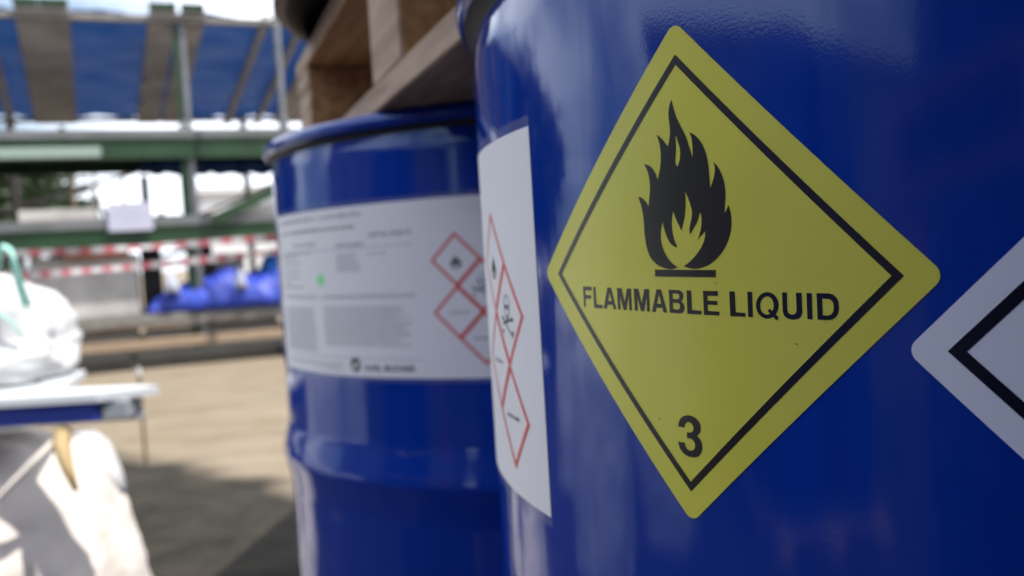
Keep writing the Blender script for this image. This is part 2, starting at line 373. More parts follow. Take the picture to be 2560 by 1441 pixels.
GLY = [
 ([(107,93),(184,97),(184,133),(127,128),(128,170),(180,174),(180,208),(129,204),(132,281),(116,280)], []),
 ([(200,98),(219,98),(230,258),(286,264),(285,295),(208,289)], []),
 ([(330,103),(362,105),(411,303),(387,301),(377,262),(333,259),(322,297),(296,295)], [[(346,150),(370,228),(338,226)]]),
 ([(417,108),(458,110),(488,240),(508,113),(545,113),(553,315),(531,313),(522,165),(503,311),(477,309),(442,170),(450,306),(427,304)], []),
 ([(570,114),(612,116),(642,250),(667,118),(709,119),(717,324),(691,322),(687,180),(665,321),(636,319),(600,180),(607,317),(581,315)], []),
 ([(778,121),(820,122),(877,334),(843,331),(831,290),(780,287),(769,328),(738,326)], [[(800,160),(823,255),(783,252)]]),
 ([(890,124),(985,128),(1008,140),(1022,165),(1023,200),(1012,222),(1005,231),(1025,252),(1033,280),(1030,315),(1015,335),(995,341),(900,334)], [[(925,157),(970,160),(985,170),(988,188),(983,204),(970,211),(927,208)], [(929,243),(975,246),(990,256),(994,275),(990,295),(975,305),(931,302)]]),
 ([(1053,130),(1094,132),(1102,308),(1190,317),(1188,351),(1061,345)], []),
 ([(1203,135),(1338,137),(1338,182),(1243,178),(1244,223),(1334,228),(1335,264),(1245,260),(1247,317),(1352,325),(1353,360),(1212,354)], []),
 ([(1443,139),(1492,141),(1501,330),(1590,337),(1590,371),(1453,366)], []),
 ([(1608,143),(1650,144),(1658,374),(1616,372)], []),
 ([(1790+103*math.cos(t*math.pi/20), 267+121*math.sin(t*math.pi/20)) for t in range(40)], [[(1787+62*math.cos(t*math.pi/20), 268+84*math.sin(t*math.pi/20)) for t in range(40)]]),
 ([(1925,149),(1968,150),(1972,310),(1980,335),(2000,350),(2030,352),(2050,340),(2058,315),(2052,152),(2102,153),(2110,330),(2100,365),(2075,390),(2025,398),(1975,388),(1945,362),(1932,325)], []),
 ([(2148,154),(2195,155),(2203,394),(2157,393)], []),
 ([(2240,155),(2355,158),(2395,170),(2425,200),(2440,240),(2445,290),(2438,335),(2418,372),(2385,395),(2345,402),(2250,397)], [[(2290,204),(2345,207),(2375,220),(2392,245),(2398,285),(2392,325),(2375,350),(2345,360),(2296,357)]]),
]
QTAIL = [(1795,318),(1815,298),(1895,378),(1875,405)]
THREE = [(242,362),(245,330),(258,290),(285,258),(330,243),(385,250),(430,275),(462,310),(478,355),(480,400),(470,435),(440,463),(470,490),(490,530),(498,580),(492,630),(470,668),(440,688),(400,691),(350,682),(305,655),(270,615),(250,565),(243,522),(312,535),(318,570),(335,600),(360,618),(390,620),(412,605),(422,575),(418,540),(402,510),(378,492),(335,485),(333,424),(365,427),(390,420),(402,400),(403,370),(392,342),(370,320),(345,314),(322,325),(310,345),(309,374)]
flame_uv = smooth_poly(crop(FL, 1500, 220, 2.8825)); flame_hole = smooth_poly(crop(FH, 1500, 220, 2.8825)); flame_bar = crop(FBAR, 1500, 220, 2.8825)

def yellow_placard(parent):
    polys = [(rounded_diamond(0.0707, 0.0032), [], 0, 0.00022)]
    B = 0.00030
    polys.append((diamond(0.0616), [diamond(0.0588)], 1, B))
    polys.append((flame_uv, [flame_hole], 1, B)); polys.append((flame_bar, [], 1, B+0.00004))
    for o, hs in GLY:
        polys.append((crop(o, 1430, 690, 3.657), [crop(h, 1430, 690, 3.657) for h in hs], 1, B))
    polys.append((crop(QTAIL, 1430, 690, 3.657), [], 1, B+0.00004))
    polys.append((smooth_poly(crop(THREE, 1640, 980, 4.2375)), [], 1, B))
    for sx_, sy_, rr_ in ((1993, 860, 0.00022), (1650, 1046, 0.00025), (1791, 708, 0.0002), (1700, 560, 0.0002)):
        u_, v_ = to_uv(sx_, sy_); polys.append((ellipse(u_, v_, rr_, rr_*0.8, 8), [], 1, 0.00036))
    o = sheet('warning_placard', polys, PA, PZ-DZ, PR, parent, [YEL, INK])
    tag(o, 'yellow diamond placard with black flame reading FLAMMABLE LIQUID 3'); return o
def white_placard(parent):
    polys = [(rounded_diamond(0.0707, 0.0032), [], 0, 0.00022), (diamond(0.0616), [diamond(0.0588-0.0012)], 1, 0.00030)]
    o = sheet('warning_placard', polys, -0.44696+0.0, G-0.02905-DZ, 0.0, parent, [WHITEVINYL, INK])
    tag(o, 'white diamond placard with a black border'); return o

def text_polys(s, u, v, h, mi, off, bold=0.0, width=1.0):
    cu = bpy.data.curves.new('t', 'FONT'); cu.body = s; cu.size = h*1.37; cu.offset = bold; cu.space_character = 1.05; cu.fill_mode = 'FRONT'
    ob = bpy.data.objects.new('t', cu); C.objects.link(ob)
    dg = bpy.context.evaluated_depsgraph_get(); me = ob.evaluated_get(dg).to_mesh()
    out = []
    vs = [(x.co.x*width+u, x.co.y+v) for x in me.vertices]
    for p in me.polygons: out.append(([vs[i] for i in p.vertices], [], mi, off))
    ob.evaluated_get(dg).to_mesh_clear(); C.objects.unlink(ob); bpy.data.objects.remove(ob); bpy.data.curves.remove(cu)
    return out

# label layout: u metres left (negative) from its right edge, v metres down (negative) from its top edge
def product_label(parent, a0, ztop, seed):
    rnd = random.Random(seed); L, Hh = 0.304, 0.1405; O0, O1, O2 = 0.00018, 0.00026, 0.00030
    P = [([(-L, -Hh), (0, -Hh), (0, 0), (-L, 0)], [], 0, O0)]
    def rect(u0, v0, u1, v1, mi, off=O1): P.append(([(u0, v0), (u1, v0), (u1, v1), (u0, v1)], [], mi, off))
    def words(u0, u1, v, h, mi=3, dens=0.8):                 # a line of print too small to read
        u = u0
        while u < u1-0.001:
            wl = rnd.uniform(2.2, 6.5)*h*0.62
            if u+wl > u1: wl = u1-u
            k = u
            while k < u+wl-0.0002:                            # single strokes of letters
                lw = h*0.30; hh = h*rnd.choice((0.7, 0.7, 1.0))
                rect(k, v, min(k+lw, u+wl), v+hh, mi); k += h*0.52
            u += wl + h*0.55
    h = 0.02037; cu, cz = 0.01619, 0.06862; t = 0.0023
    cx1, cx2 = -cu-2*h, -cu-h
    cs = [(cx1, -cz+h), (cx2, -cz), (cx1, -cz-h), (cx2, -cz-2*h)]
    for i, (cx, cy) in enumerate(cs):
        P.append((diamond(h+t*0.35, cx, cy), [diamond(h-t*0.9, cx, cy)], 1, O1+0.00003*i))
    # flame pictogram
    fx, fy, k = cs[0][0], cs[0][1], 0.205
    mu = (flame_bar[0][0]+flame_bar[1][0])/2; mv = flame_bar[0][1]
    def tr(pts): return [((p[0]-mu)*k*1.35+fx, (p[1]-mv)*k+fy-0.0063) for p in pts]
    P.append((tr(flame_uv), [tr(flame_hole)], 2, O2)); P.append((tr(flame_bar), [], 2, O2+0.00002))
    # skull and crossbones pictogram
    sx, sy = cs[1]; 
    P.append((ellipse(sx, sy+0.0032, 0.0044, 0.0046), [ellipse(sx, sy+0.0032, 0.0037, 0.0039)], 3, O2))
    for ex in (-0.0016, 0.0016): P.append((ellipse(sx+ex, sy+0.0028, 0.0010, 0.0012, 14), [], 2, O2))
    for i in range(4): rect(sx-0.0018+i*0.001, sy-0.0026, sx-0.0013+i*0.001, sy-0.0012, 2, O2)
    for sg in (-1, 1):
        P.append(([(sx-0.0070, sy+sg*(-0.0012)-0.0030-0.0004), (sx+0.0070, sy+sg*0.0036-0.0054-0.0004), (sx+0.0070, sy+sg*0.0036-0.0054+0.0005), (sx-0.0070, sy+sg*(-0.0012)-0.0030+0.0005)], [], 2, O2+0.00001*sg))
    for (ex, ey) in ((-0.0072, -0.0018), (0.0072, -0.0018), (-0.0072, -0.0072), (0.0072, -0.0072)):
        P.append((ellipse(sx+ex, sy+ey, 0.0011, 0.0009, 12), [], 2, O2+0.00004))
    words(cs[2][0]-0.008, cs[2][0]+0.008, cs[2][1]-0.001, 0.0016, 2)
    words(cs[3][0]-0.009, cs[3][0]+0.009, cs[3][1]-0.001, 0.0016, 2)
    # product name, codes, tables
    words(-0.288, -0.205, -0.0085, 0.0036, 3); words(-0.198, -0.143, -0.0085, 0.0042, 3)
    words(-0.284, -0.262, -0.0185, 0.0028, 3); words(-0.255, -0.152, -0.0180, 0.0028, 2)
    words(-0.136, -0.0935, -0.0262, 0.0040, 3)
    words(-0.252, -0.206, -0.0300, 0.0028, 3); words(-0.176, -0.1425, -0.0325, 0.0024, 2)
    rect(-0.235, -0.0345, -0.0935, -0.0341, 3)
    for i in range(6): words(-0.176, -0.1475 + rnd.uniform(-0.006, 0.002), -0.0395-i*0.0027, 0.0016)
    words(-0.138, -0.118, -0.0405, 0.0016); words(-0.262, -0.215, -0.0365, 0.0018)
    for v in (-0.0365, -0.0405, -0.0455, -0.0520, -0.0575, -0.0625, -0.0665): words(-0.287, -0.262 + rnd.uniform(-0.005, 0.03), v, 0.0018)
    P.append((ellipse(-0.2018, -0.0595, 0.0049, 0.0053), [], 4, O2))
    rect(-0.288, -0.0757, -0.0935, -0.0753, 3); words(-0.288, -0.212, -0.0745, 0.0018); words(-0.200, -0.0935, -0.0745, 0.0018)
    for i in range(15): words(-0.288, -0.212 + rnd.uniform(-0.006, 0), -0.0850-i*0.0026, 0.0014)
    for i in range(13): words(-0.200, -0.096 + rnd.uniform(-0.014, 0.001), -0.0835-i*0.0026, 0.0014, 3)
    rect(-0.288, -0.1256, -0.0915, -0.1252, 3)
    words(-0.284, -0.178, -0.1322, 0.0019, 3); words(-0.215, -0.178, -0.1358, 0.0014, 3)
    # round emblem and maker's name
    P.append((ellipse(-0.1608, -0.1306, 0.0060, 0.0060), [ellipse(-0.1598, -0.1300, 0.0016, 0.0024)], 2, O2))
    P.append((ellipse(-0.1622, -0.1322, 0.0024, 0.0018, 16), [], 0, O2+0.00004))
    P += text_polys('KARL BUCHER', -0.1500, -0.1349, 0.0046, 2, O2, bold=0.00018, width=1.22)
    o = sheet('product_label', P, a0, ztop-DZ, 0.0, parent, [PAPER, REDINK, INKB, GREYINK, GREENDOT], step=0.006)
    tag(o, 'white paper product label with red hazard diamonds')
    for F in ([([(-L, 0.0002), (0, 0.0002), (0, 0.0034), (-0.0008, 0.0038), (-L, 0.0038)], [], 0, 0.00012)], [([(-L, -Hh-0.0036), (-0.0006, -Hh-0.0036), (0, -Hh-0.0032), (0, -Hh-0.0002), (-L, -Hh-0.0002)], [], 0, 0.00012)]):
        sheet('clear_film', F, a0, ztop-DZ, 0, o, [FILM], step=0.006)
    return o

def make_drum(c, z, label, group, rz=0.0):
    t = empty('steel_drum', (c.x, c.y, z), rz, label=label, cat='drum', group=group)
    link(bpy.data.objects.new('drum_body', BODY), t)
    for b_ in BUNGS: link(bpy.data.objects.new('bung_cap', b_), t)
    return t
GR = 'blue steel drums stacked on pallets'
near = make_drum(C1, DZ, 'large blue drum in front bearing the yellow flammable liquid diamond', GR)
yellow_placard(near); white_placard(near)
lab1 = product_label(near, -1.18188, G+0.04318, 3)
far = make_drum(C2, DZ, 'blue drum second from the camera whose white label carries a green dot', GR)
lab2 = product_label(far, -0.11556, G+0.04302, 3)

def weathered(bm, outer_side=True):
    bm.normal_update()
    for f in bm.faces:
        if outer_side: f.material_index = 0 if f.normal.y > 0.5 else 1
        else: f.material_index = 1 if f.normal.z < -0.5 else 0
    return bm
def pallet(origin, z, length, width, label, name='wooden_pallet', tv=None):
    """origin: left edge at the near end; runs along the drum row."""
    tv = tv or TV; rz = math.atan2(tv.y, tv.x)
    t = empty(name, (origin.x, origin.y, z), rz, label=label, cat='pallet', group='wooden pallets under the drums')
    W_ = width                              # local x along the row, local -y to the right
    bl = (0.0, length/2-0.05+0.0, length-0.10)
    for yy in (0.0, -W_/2+0.05, -W_+0.10):
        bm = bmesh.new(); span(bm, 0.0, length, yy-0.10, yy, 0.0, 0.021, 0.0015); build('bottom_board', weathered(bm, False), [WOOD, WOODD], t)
    xs = (0.0, 0.63, length-0.10)
    for xx in xs:
        for yy in (0.0, -W_/2+0.05, -W_+0.10):
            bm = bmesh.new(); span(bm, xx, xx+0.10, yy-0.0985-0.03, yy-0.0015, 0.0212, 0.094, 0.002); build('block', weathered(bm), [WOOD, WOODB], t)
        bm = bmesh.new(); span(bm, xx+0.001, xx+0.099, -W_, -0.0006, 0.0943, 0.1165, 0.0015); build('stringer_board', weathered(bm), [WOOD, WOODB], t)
    n = 8; bw = 0.115; gap = (W_-n*bw)/(n-1)
    for i in range(n):
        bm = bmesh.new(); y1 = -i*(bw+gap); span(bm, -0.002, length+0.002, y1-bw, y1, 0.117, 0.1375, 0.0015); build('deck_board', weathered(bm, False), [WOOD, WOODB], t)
    return t
# the pallet's left edge line, measured from the photograph
def row(along, across): return C1 + TV*along + NV*across
L_EDGE = -0.243
U = DZ+0.8812                                  # top of the lower drums
for (al, zz, lb) in ((-0.312, 0.006, 'wooden pallet on the ground beneath the nearest drums'), (-0.312, U, 'wooden pallet lying on top of the two front drums'),
                     (-1.56, 0.006, 'wooden pallet on the ground behind the camera side of the row'), (-1.56, U, 'raised wooden pallet on the drums nearer than the photographed pair')):
    if al > -1 and zz > 0.5: pallet(Vector((0.142, 0.038)), zz, 1.20, 1.06, lb, tv=Vector((-0.3352, 0.9422)))
    else: pallet(row(al, L_EDGE), zz, 1.20, 1.10, lb)
# hidden partners of the row, and the tier above
for i, (al, ac, zz, lb) in enumerate((
    (0.0, 0.585, DZ, 'lower drum standing right behind the nearest drum'), (SP, 0.585, DZ, 'lower drum right of the labelled far drum'),
    (0.013, -0.005, U+0.1385, 'upper drum directly above the nearest drum'), (0.013, 0.585, U+0.1385, 'upper drum right of the one above the nearest drum'),
    (SP+0.012, 0.022, U+0.1385, 'upper drum on the raised pallet showing its dark underside and rusty rim'), (SP+0.012, 0.595, U+0.1385, 'upper drum at the far right of the raised pallet'),
    (-1.26, 0.0, DZ, 'lower drum last in the row beside the camera'), (-0.672, 0.0, DZ, 'lower drum beside the camera, next before the nearest one'),
    (-0.672, 0.585, DZ, 'lower inner drum beside the camera'), (-1.26, 0.585, DZ, 'lower inner drum last in the row'),
    (-1.26, 0.0, U+0.1385, 'upper drum last in the row beside the camera'), (-0.672, 0.0, U+0.1385, 'upper drum beside the camera'),
    (-0.672, 0.585, U+0.1385, 'upper inner drum beside the camera'), (-1.26, 0.585, U+0.1385, 'upper inner drum last in the row'))):
    make_drum(row(al, ac), zz, lb, GR, 0.7*i)

# stacks added out of sight: one shadows the yard, two darken the near drum
for nm, cx, cy, tiers, ang in (('behind the labelled far drum', 0.26, 2.40, 1, 84), ('behind the camera', -0.28, -0.92, 2, 8), ('left of the camera', -3.7, -1.0, 2, -6)):
    a = R_(ang); tv = Vector((math.cos(a), math.sin(a))); nv = Vector((tv.y, -tv.x)); c0 = Vector((cx, cy))
    for lv_ in range(tiers):
        zz = 0.006 + lv_*(DZ+0.8832-0.006+0.0); pz = zz if lv_ == 0 else U
        pallet(c0-tv*0.6-nv*0.59, pz, 1.20, 1.18, '%s wooden pallet of the unseen added stack %s' % (('lower', 'upper')[lv_], nm), tv=tv)
        if tiers == 1: pallet(c0-tv*0.6-nv*0.59, U, 1.20, 1.18, 'empty wooden pallet added on top of the unseen stack %s' % nm, tv=tv)  # added to give the yard shadow a straight edge
        for i, (p, q) in enumerate(((-1, -1), (-1, 1), (1, -1), (1, 1))):
            make_drum(c0+tv*0.295*p+nv*0.295*q, (DZ, U+0.1385)[lv_], '%s tier drum number %s of the unseen added stack %s' % (('lower', 'upper')[lv_], ('one', 'two', 'three', 'four')[i], nm), GR, i*1.3)

# ---------------------------------------------------------------- rack with tarpaulin roof, in its own frame (x along, y away, z up)
PSI = R_(21); A0 = at_z(505, 890, 0.0)
EX = Vector((math.cos(PSI), math.sin(PSI), 0)); EY = Vector((-math.sin(PSI), math.cos(PSI), 0))
def rk(px, py, k=0.0):
    d = ray(px, py); P0 = A0 + EY*k
    P = EYE + d*((P0-EYE).dot(EY)/d.dot(EY)); return ((P-A0).dot(EX), P.z)
def rx(px, k=0.0, py=600): return rk(px, py, k)[0]
def rempty(name, x=0, y=0, z=0, **k):
    p = A0 + EX*x + EY*y; return empty(name, (p.x, p.y, z), PSI, **k)
def rspan(px0, py0, px1, py1, k0, k1):        # a box whose front face covers that patch, k0..k1 deep
    ax, az = rk(px0, (py0+py1)/2, k0)[0], rk((px0+px1)/2, py0, k0)[1]
    bx_, bz = rk(px1, (py0+py1)/2, k0)[0], rk((px0+px1)/2, py1, k0)[1]
    return (ax, bx_, k0, k1, bz, az)
XL, XR = -3.6, 3.4
rack = rempty('storage_rack', label='green steel storage rack with grey plank shelves behind the barrier tape', cat='rack')
posts_x = (-2.55, 0.0, 2.5)
for i, x in enumerate(posts_x):
    for k in (0.0, 1.25):
        bm = bmesh.new()
        h = 3.62 if k == 0 else 2.45
        span(bm, x-0.055, x-0.012, k-0.05, k+0.05, 0, h, 0.004); build('post', bm, GREEN, rack)
        bm = bmesh.new()
        tube(bm, [(x+0.035, k-0.02, 0), (x+0.035, k-0.02, h-0.25)], 0.036, 14); build('post', bm, GALV if k == 0 else PIPE, rack)
lv = {}
def shelf(name_b, name_d, zb0, zb1, zd0, zd1, bmat=GREEN, dmat=DECKG, kd=1.3, nb=6, x0=XL, x1=XR):
    if zb0 is not None:
        for k in (-0.075, kd+0.03):
            bm = bmesh.new(); zm = (zb0+zb1)/2
            span(bm, x0, x1, k, k+0.018, zb0, zb1); span(bm, x0, x1, k-0.02, k+0.04, zb1-0.02, zb1+0.002); span(bm, x0, x1, k-0.02, k+0.04, zb0-0.002, zb0+0.02)
            build(name_b, bm, bmat, rack)
    for i in range(nb):
        bm = bmesh.new(); y0 = -0.10 + i*(kd+0.15)/nb; span(bm, x0+0.02*((i*7) % 3), x1-0.03*((i*5) % 3), y0, y0+(kd+0.15)/nb-0.015, zd0, zd1, 0.004)
        build(name_d, bm, dmat, rack)
shelf('shelf_beam', 'shelf_plank', 2.04, 2.235, 2.24, 2.33)
shelf('shelf_beam', 'shelf_plank', 1.17, 1.352, 1.356, 1.45)
shelf('shelf_beam', 'shelf_plank', 0.345, 0.36, 0.37, 0.475, dmat=PLANK, bmat=PIPE)
shelf(None, 'shelf_plank', None, None, 0.13, 0.225, dmat=TAN, nb=3, kd=0.9)
def rbox(name, spec, mat, parent=rack, bevel=0.004, **k):
    bm = bmesh.new(); span(bm, *spec, bevel); return build(name, bm, mat, parent, **k)
# diagonal brace
bm = bmesh.new(); a = rk(530, 552, -0.14); b = rk(800, 420, -0.14); beam(bm, (a[0], -0.14, a[1]), (b[0], -0.14, b[1]), 0.03, 0.10); build('brace', bm, GREEN, rack)
for px in (22, 606):                            # rear scaffold tubes carrying the roof
    x = rk(px, 300, 3.0)[0]
    bm = bmesh.new(); tube(bm, [(x, 3.0, 0), (x, 3.0, 3.0)], 0.045, 12); build('rear_pole', bm, PIPE, rack)

for px, kk in ((180, 4.2), (236, 4.6), (306, 4.4)):
    x = rk(px, 450, kk)[0]
    bm = bmesh.new(); tube(bm, [(x, kk, 0), (x, kk, 2.6)], 0.022, 8); build('rear_pole', bm, PIPE, rack)
for (xa_, za_, xb_, zb_, kk) in ((-3.0, 1.5, -0.1, 2.35, 3.0), (-0.1, 1.5, 2.4, 2.5, 3.05), (-3.4, 2.55, 3.0, 2.55, 3.1), (-3.4, 1.62, 3.2, 1.62, 3.08), (-2.5, 0.5, 0.0, 1.15, 1.27), (0.0, 0.5, 2.5, 1.15, 1.27)):
    bm = bmesh.new(); tube(bm, [(xa_, kk, za_), (xb_, kk, zb_)], 0.024, 8); build('brace', bm, PIPE, rack)
# roof
roof = rempty('canopy_roof', label='blue tarpaulin roof on grey boards and poles above the rack', cat='canopy')
Z0, Z1, KD = 3.50, 2.93, 3.0
def zr(k): return Z0 + (Z1-Z0)*k/KD
bm = bmesh.new(); nx, ny = 120, 36; g = []
for i in range(nx+1):
    x = XL-0.6 + (XR-XL+1.6)*i/nx; col = []
    for j in range(ny+1):
        k = KD*j/ny; sag = 0.05*math.sin(x*5.1)*math.sin(math.pi*j/ny) + 0.07*noise.noise(Vector((x*2, k*2, 0))) + 0.03*noise.noise(Vector((x*6, k*5, 3)))
        col.append(bm.verts.new((x-0.07*k, k, zr(k)+0.0+sag)))
    g.append(col)
for i in range(nx):
    for j in range(ny): bm.faces.new((g[i][j], g[i+1][j], g[i+1][j+1], g[i][j+1]))
build('tarpaulin', bm, TARP, roof, True)
def rafter(px0, px1, name='board', mat=BOARD, th=0.05, drop=0.0, front=-0.12):
    wd_ = 5 if name == 'board' else 0
    x0 = rk(px0-wd_, 45, 0)[0]; x1 = rk(px1+wd_*0.6, 45, 0)[0]; bm = bmesh.new()
    ks = (front, KD+0.05); v = []
    for k in ks:
        sh = -0.075*k
        for (x, dz) in ((x0, 0), (x1, 0), (x1, th), (x0, th)): v.append(bm.verts.new((x+sh, k, zr(k)-0.06-drop+dz)))
    for f in ((0, 1, 2, 3), (7, 6, 5, 4), (0, 4, 5, 1), (1, 5, 6, 2), (2, 6, 7, 3), (3, 7, 4, 0)): bm.faces.new([v[i] for i in f])
    bmesh.ops.recalc_face_normals(bm, faces=bm.faces); return build(name, bm, mat, roof)
for a, b in ((42, 98), (106, 172), (376, 438), (455, 508), (812, 872), (886, 944)):
    rafter(a, b)
    x0, x1 = rk(a, 45, 0)[0], rk(b, 45, 0)[0]
    rbox('board_end', (x0-0.01, x1+0.01, -0.17, -0.125, Z0+0.0, Z0+0.075), GREEND, roof)
for a, b in ((-52, -28), (650, 668), (745, 760)): rafter(a, b, 'rafter', BOARD, 0.07, 0.03)
rbox('fascia_pole', (XL-0.6, XR+1, -0.085, -0.025, Z0-0.10, Z0-0.035), PLANK, roof)
rbox('rear_beam', (XL-0.6, XR+1, KD-0.05, KD+0.03, Z1-0.055, Z1-0.005), BOARD, roof)
# tall pole right of the rack
x, z = rk(694, 100, -1.0)
t = rempty('scaffold_pole', x, -1.0, 0, label='tall grey scaffold pole rising past the canopy, left of the upper drum', cat='pole')
bm = bmesh.new(); tube(bm, [(0, 0, 0), (0, 0, 4.6)], 0.030, 14); build('tube', bm, GALV, t)
bm = bmesh.new(); box(bm, (0, 0, 0.006), (0.15, 0.15, 0.012)); build('base_plate', bm, GALV, t)
bm = bmesh.new(); tube(bm, [(0, 0, 2.20), (0, 0, 2.30)], 0.045, 14); build('coupler', bm, GALV, t)

# things on the rack
def rthing(name, spec, mat, label, cat, bevel=0.006, group=None):
    x0, x1, k0, k1, z0, z1 = spec; cx, cy = (x0+x1)/2, (k0+k1)/2
    bm = bmesh.new(); box(bm, (0, 0, (z1-z0)/2), (abs(x1-x0), abs(k1-k0), z1-z0), None, bevel)
    p = A0+EX*cx+EY*cy
    o = build(name, bm, mat, label=label, cat=cat, group=group); o.location = (p.x, p.y, z0); o.rotation_euler = (0, 0, PSI); return o
def zfix(spec, zbase): s = list(spec); s[4] = zbase; return tuple(s)
s = rspan(-10, 368, 252, 396, -0.14, -0.078); rthing('fluorescent_batten', s, material('pale_green_plastic', (0.24, 0.31, 0.27), 0.4), 'pale green strip fixed along the top shelf beam', 'strip')
# paper sign
ps = rempty('paper_sign', (rx(275, -0.14)+rx(385, -0.14))/2, -0.14, 0, label='blank looking white paper notice hung on the middle shelf', cat='sign')
s = rspan(275, 508, 386, 578, 0, 0.004); wd = (s[1]-s[0]); zc = (s[4]+s[5])/2
bm = bmesh.new(); box(bm, (0, 0, zc), (wd, 0.004, s[5]-s[4]), None, 0.0); build('sheet', bm, material('lavender_paper', (0.42, 0.42, 0.52), 0.5), ps)
bm = bmesh.new()
for i, l in enumerate((0.55, 0.7, 0.4)): box(bm, (0, -0.003, zc+0.07-i*0.06), (wd*l, 0.001, 0.012))
build('faint_print', bm, material('faint_print', (0.33, 0.33, 0.42), 0.6), ps)

def lumpy(name, x0, x1, k0, k1, z0, h, mat, parent=None, amp=0.05, freq=5.0, seed=0, n=48, m=14, taper=1.0, **kw):
    """A slack heap of folded plastic: uneven ridge, creases, ends pinched."""
    bm = bmesh.new(); grid = []
    for i in range(n+1):
        u = i/n; row_ = []
        env = min(1, (math.sin(math.pi*min(max(u, 0.004), 0.996)))**0.45)
        hh = h*env*(0.82+0.30*noise.noise(Vector((u*6+seed, 0, 3.3))))
        for j in range(m+1):
            a = math.pi*j/m; y = -math.cos(a)*(k1-k0)/2*(0.55+0.45*env); z = math.sin(a)**0.7*hh
            p = Vector((x0+(x1-x0)*u-(x0+x1)/2, y, z))
            nv = noise.noise(Vector((p.x*freq+seed, p.y*freq*1.6, p.z*freq*1.6)))
            cr_ = abs(noise.noise(Vector((p.x*freq*2.3+p.z*9+seed, p.y*freq*2, 7.7))))
            p.z = max(0, p.z*(1+amp*4*nv) - cr_*amp*math.sin(a)); p.y += amp*nv - cr_*amp*0.6*(1 if y > 0 else -1)
            row_.append(bm.verts.new(p))
        grid.append(row_)
    for i in range(n):
        for j in range(m): bm.faces.new((grid[i][j], grid[i][j+1], grid[i+1][j+1], grid[i+1][j]))
    for i in range(n): bm.faces.new((grid[i][0], grid[i+1][0], grid[i+1][m], grid[i][m]))
    bm.faces.new(grid[0][::-1]); bm.faces.new(grid[n])
    bmesh.ops.recalc_face_normals(bm, faces=bm.faces)
    o = build(name, bm, mat, parent, True, **kw)
    if parent is None:
        p = A0+EX*((x0+x1)/2)+EY*((k0+k1)/2); o.location = (p.x, p.y, z0); o.rotation_euler = (0, 0, PSI)
    return o
ZS = 0.478
xa, xb, xc = rx(362, 0.1, 700), rx(500, 0.1, 700), rx(720, 0.1, 700)
tb = rempty('tarpaulin_roll', label='crumpled bright blue tarpaulin lying along the low shelf', cat='tarpaulin')
lumpy('folded_sheet', xa, xc+0.5, -0.16, 0.50, ZS, 0.50, TARPB, tb, 0.055, 5.2, 1.3, n=130, m=18).location = ((xa+xc+0.5)/2, 0.17, ZS)
lumpy('plastic_bag', rx(648, 0.5, 665), rx(760, 0.5, 665), 0.45, 0.85, ZS+0.33, 0.32, TARPL, None, 0.04, 5, 4.4, label='sky blue plastic bag on top of the crumpled tarpaulin at its right end', cat='bag')
for px, w_, lb in ((428, 40, 'clear white plastic bag tucked in at the left end of the blue tarpaulin'), (600, 30, 'small clear plastic bag above the middle of the blue tarpaulin')):
    lumpy('plastic_bag', rx(px-w_/2, -0.1, 680), rx(px+w_/2, -0.1, 680), -0.22, -0.02, ZS+0.20, 0.24, material('clear_white_plastic', (0.40, 0.42, 0.50), 0.3), None, 0.03, 9, px, 20, 10, label=lb, cat='bag')
# flat goods at the left of the low shelf
rthing('white_panel_stack', zfix(rspan(78, 640, 345, 742, 0.15, 1.0), ZS), WHITEP, 'stack of white panels at the left of the low shelf under the tape', 'panels')
rthing('terracotta_board', rspan(160, 628, 322, 643, 0.02, 0.14), BRICK, 'narrow terracotta board above the white panels', 'board')
rthing('white_carton', zfix(rspan(538, 632, 612, 700, 0.62, 1.1), ZS), WHITEP, 'white carton behind the right half of the blue tarpaulin', 'carton')
rthing('dark_crate', zfix(rspan(352, 620, 404, 700, 0.66, 1.1), ZS), DARK, 'dark crate behind the left end of the blue tarpaulin', 'crate')
rthing('dark_crate', zfix(rspan(505, 610, 532, 700, 0.66, 1.1), ZS), DARK, 'narrow dark crate behind the green post', 'crate')
for i, (a, b, zt, lb) in enumerate(((90, 345, 0.13, 'long grey board lying left on the bottom shelf'), (360, 500, 0.10, 'short grey board lying left of the post on the bottom shelf'), (515, 700, 0.12, 'grey board lying right of the post on the bottom shelf'))):
    rthing('timber_board', (rx(a, 0, 830), rx(b, 0, 830), -0.02+0.02*i, 0.5, 0.2255, 0.2255+zt-0.03), PLANK, lb, 'board')
# middle shelf goods seen against the sky
rthing('grey_bundle', zfix(rspan(352, 440, 372, 515, 0.6, 1.1), 1.4505), DARK, 'dark upright bundle on the middle shelf right of the paper notice', 'bundle')
for px, hgt, lb in ((196, 26, 'small dark lump on the middle shelf above the notice, at left'), (400, 14, 'flat dark lump on the middle shelf left of the post')):
    x0, x1 = rx(px-14, 0.5, 500), rx(px+14, 0.5, 500)
    lumpy('scrap_bag', x0, x1, 0.4, 0.8, 1.4505, 0.16 if px < 300 else 0.1, DARK, None, 0.02, 9, px, 16, 8, label=lb, cat='bag')
rthing('pale_board', (rx(45, -0.05, 530), rx(240, -0.05, 530), -0.08, 0.35, 1.4505, 1.56), WHITEP, 'long pale board on the middle shelf left of the paper notice', 'board')
rthing('pale_board', (rx(590, -0.05, 530), rx(760, -0.05, 530), -0.08, 0.35, 1.4505, 1.54), WHITEP, 'pale board on the middle shelf right of the post', 'board')
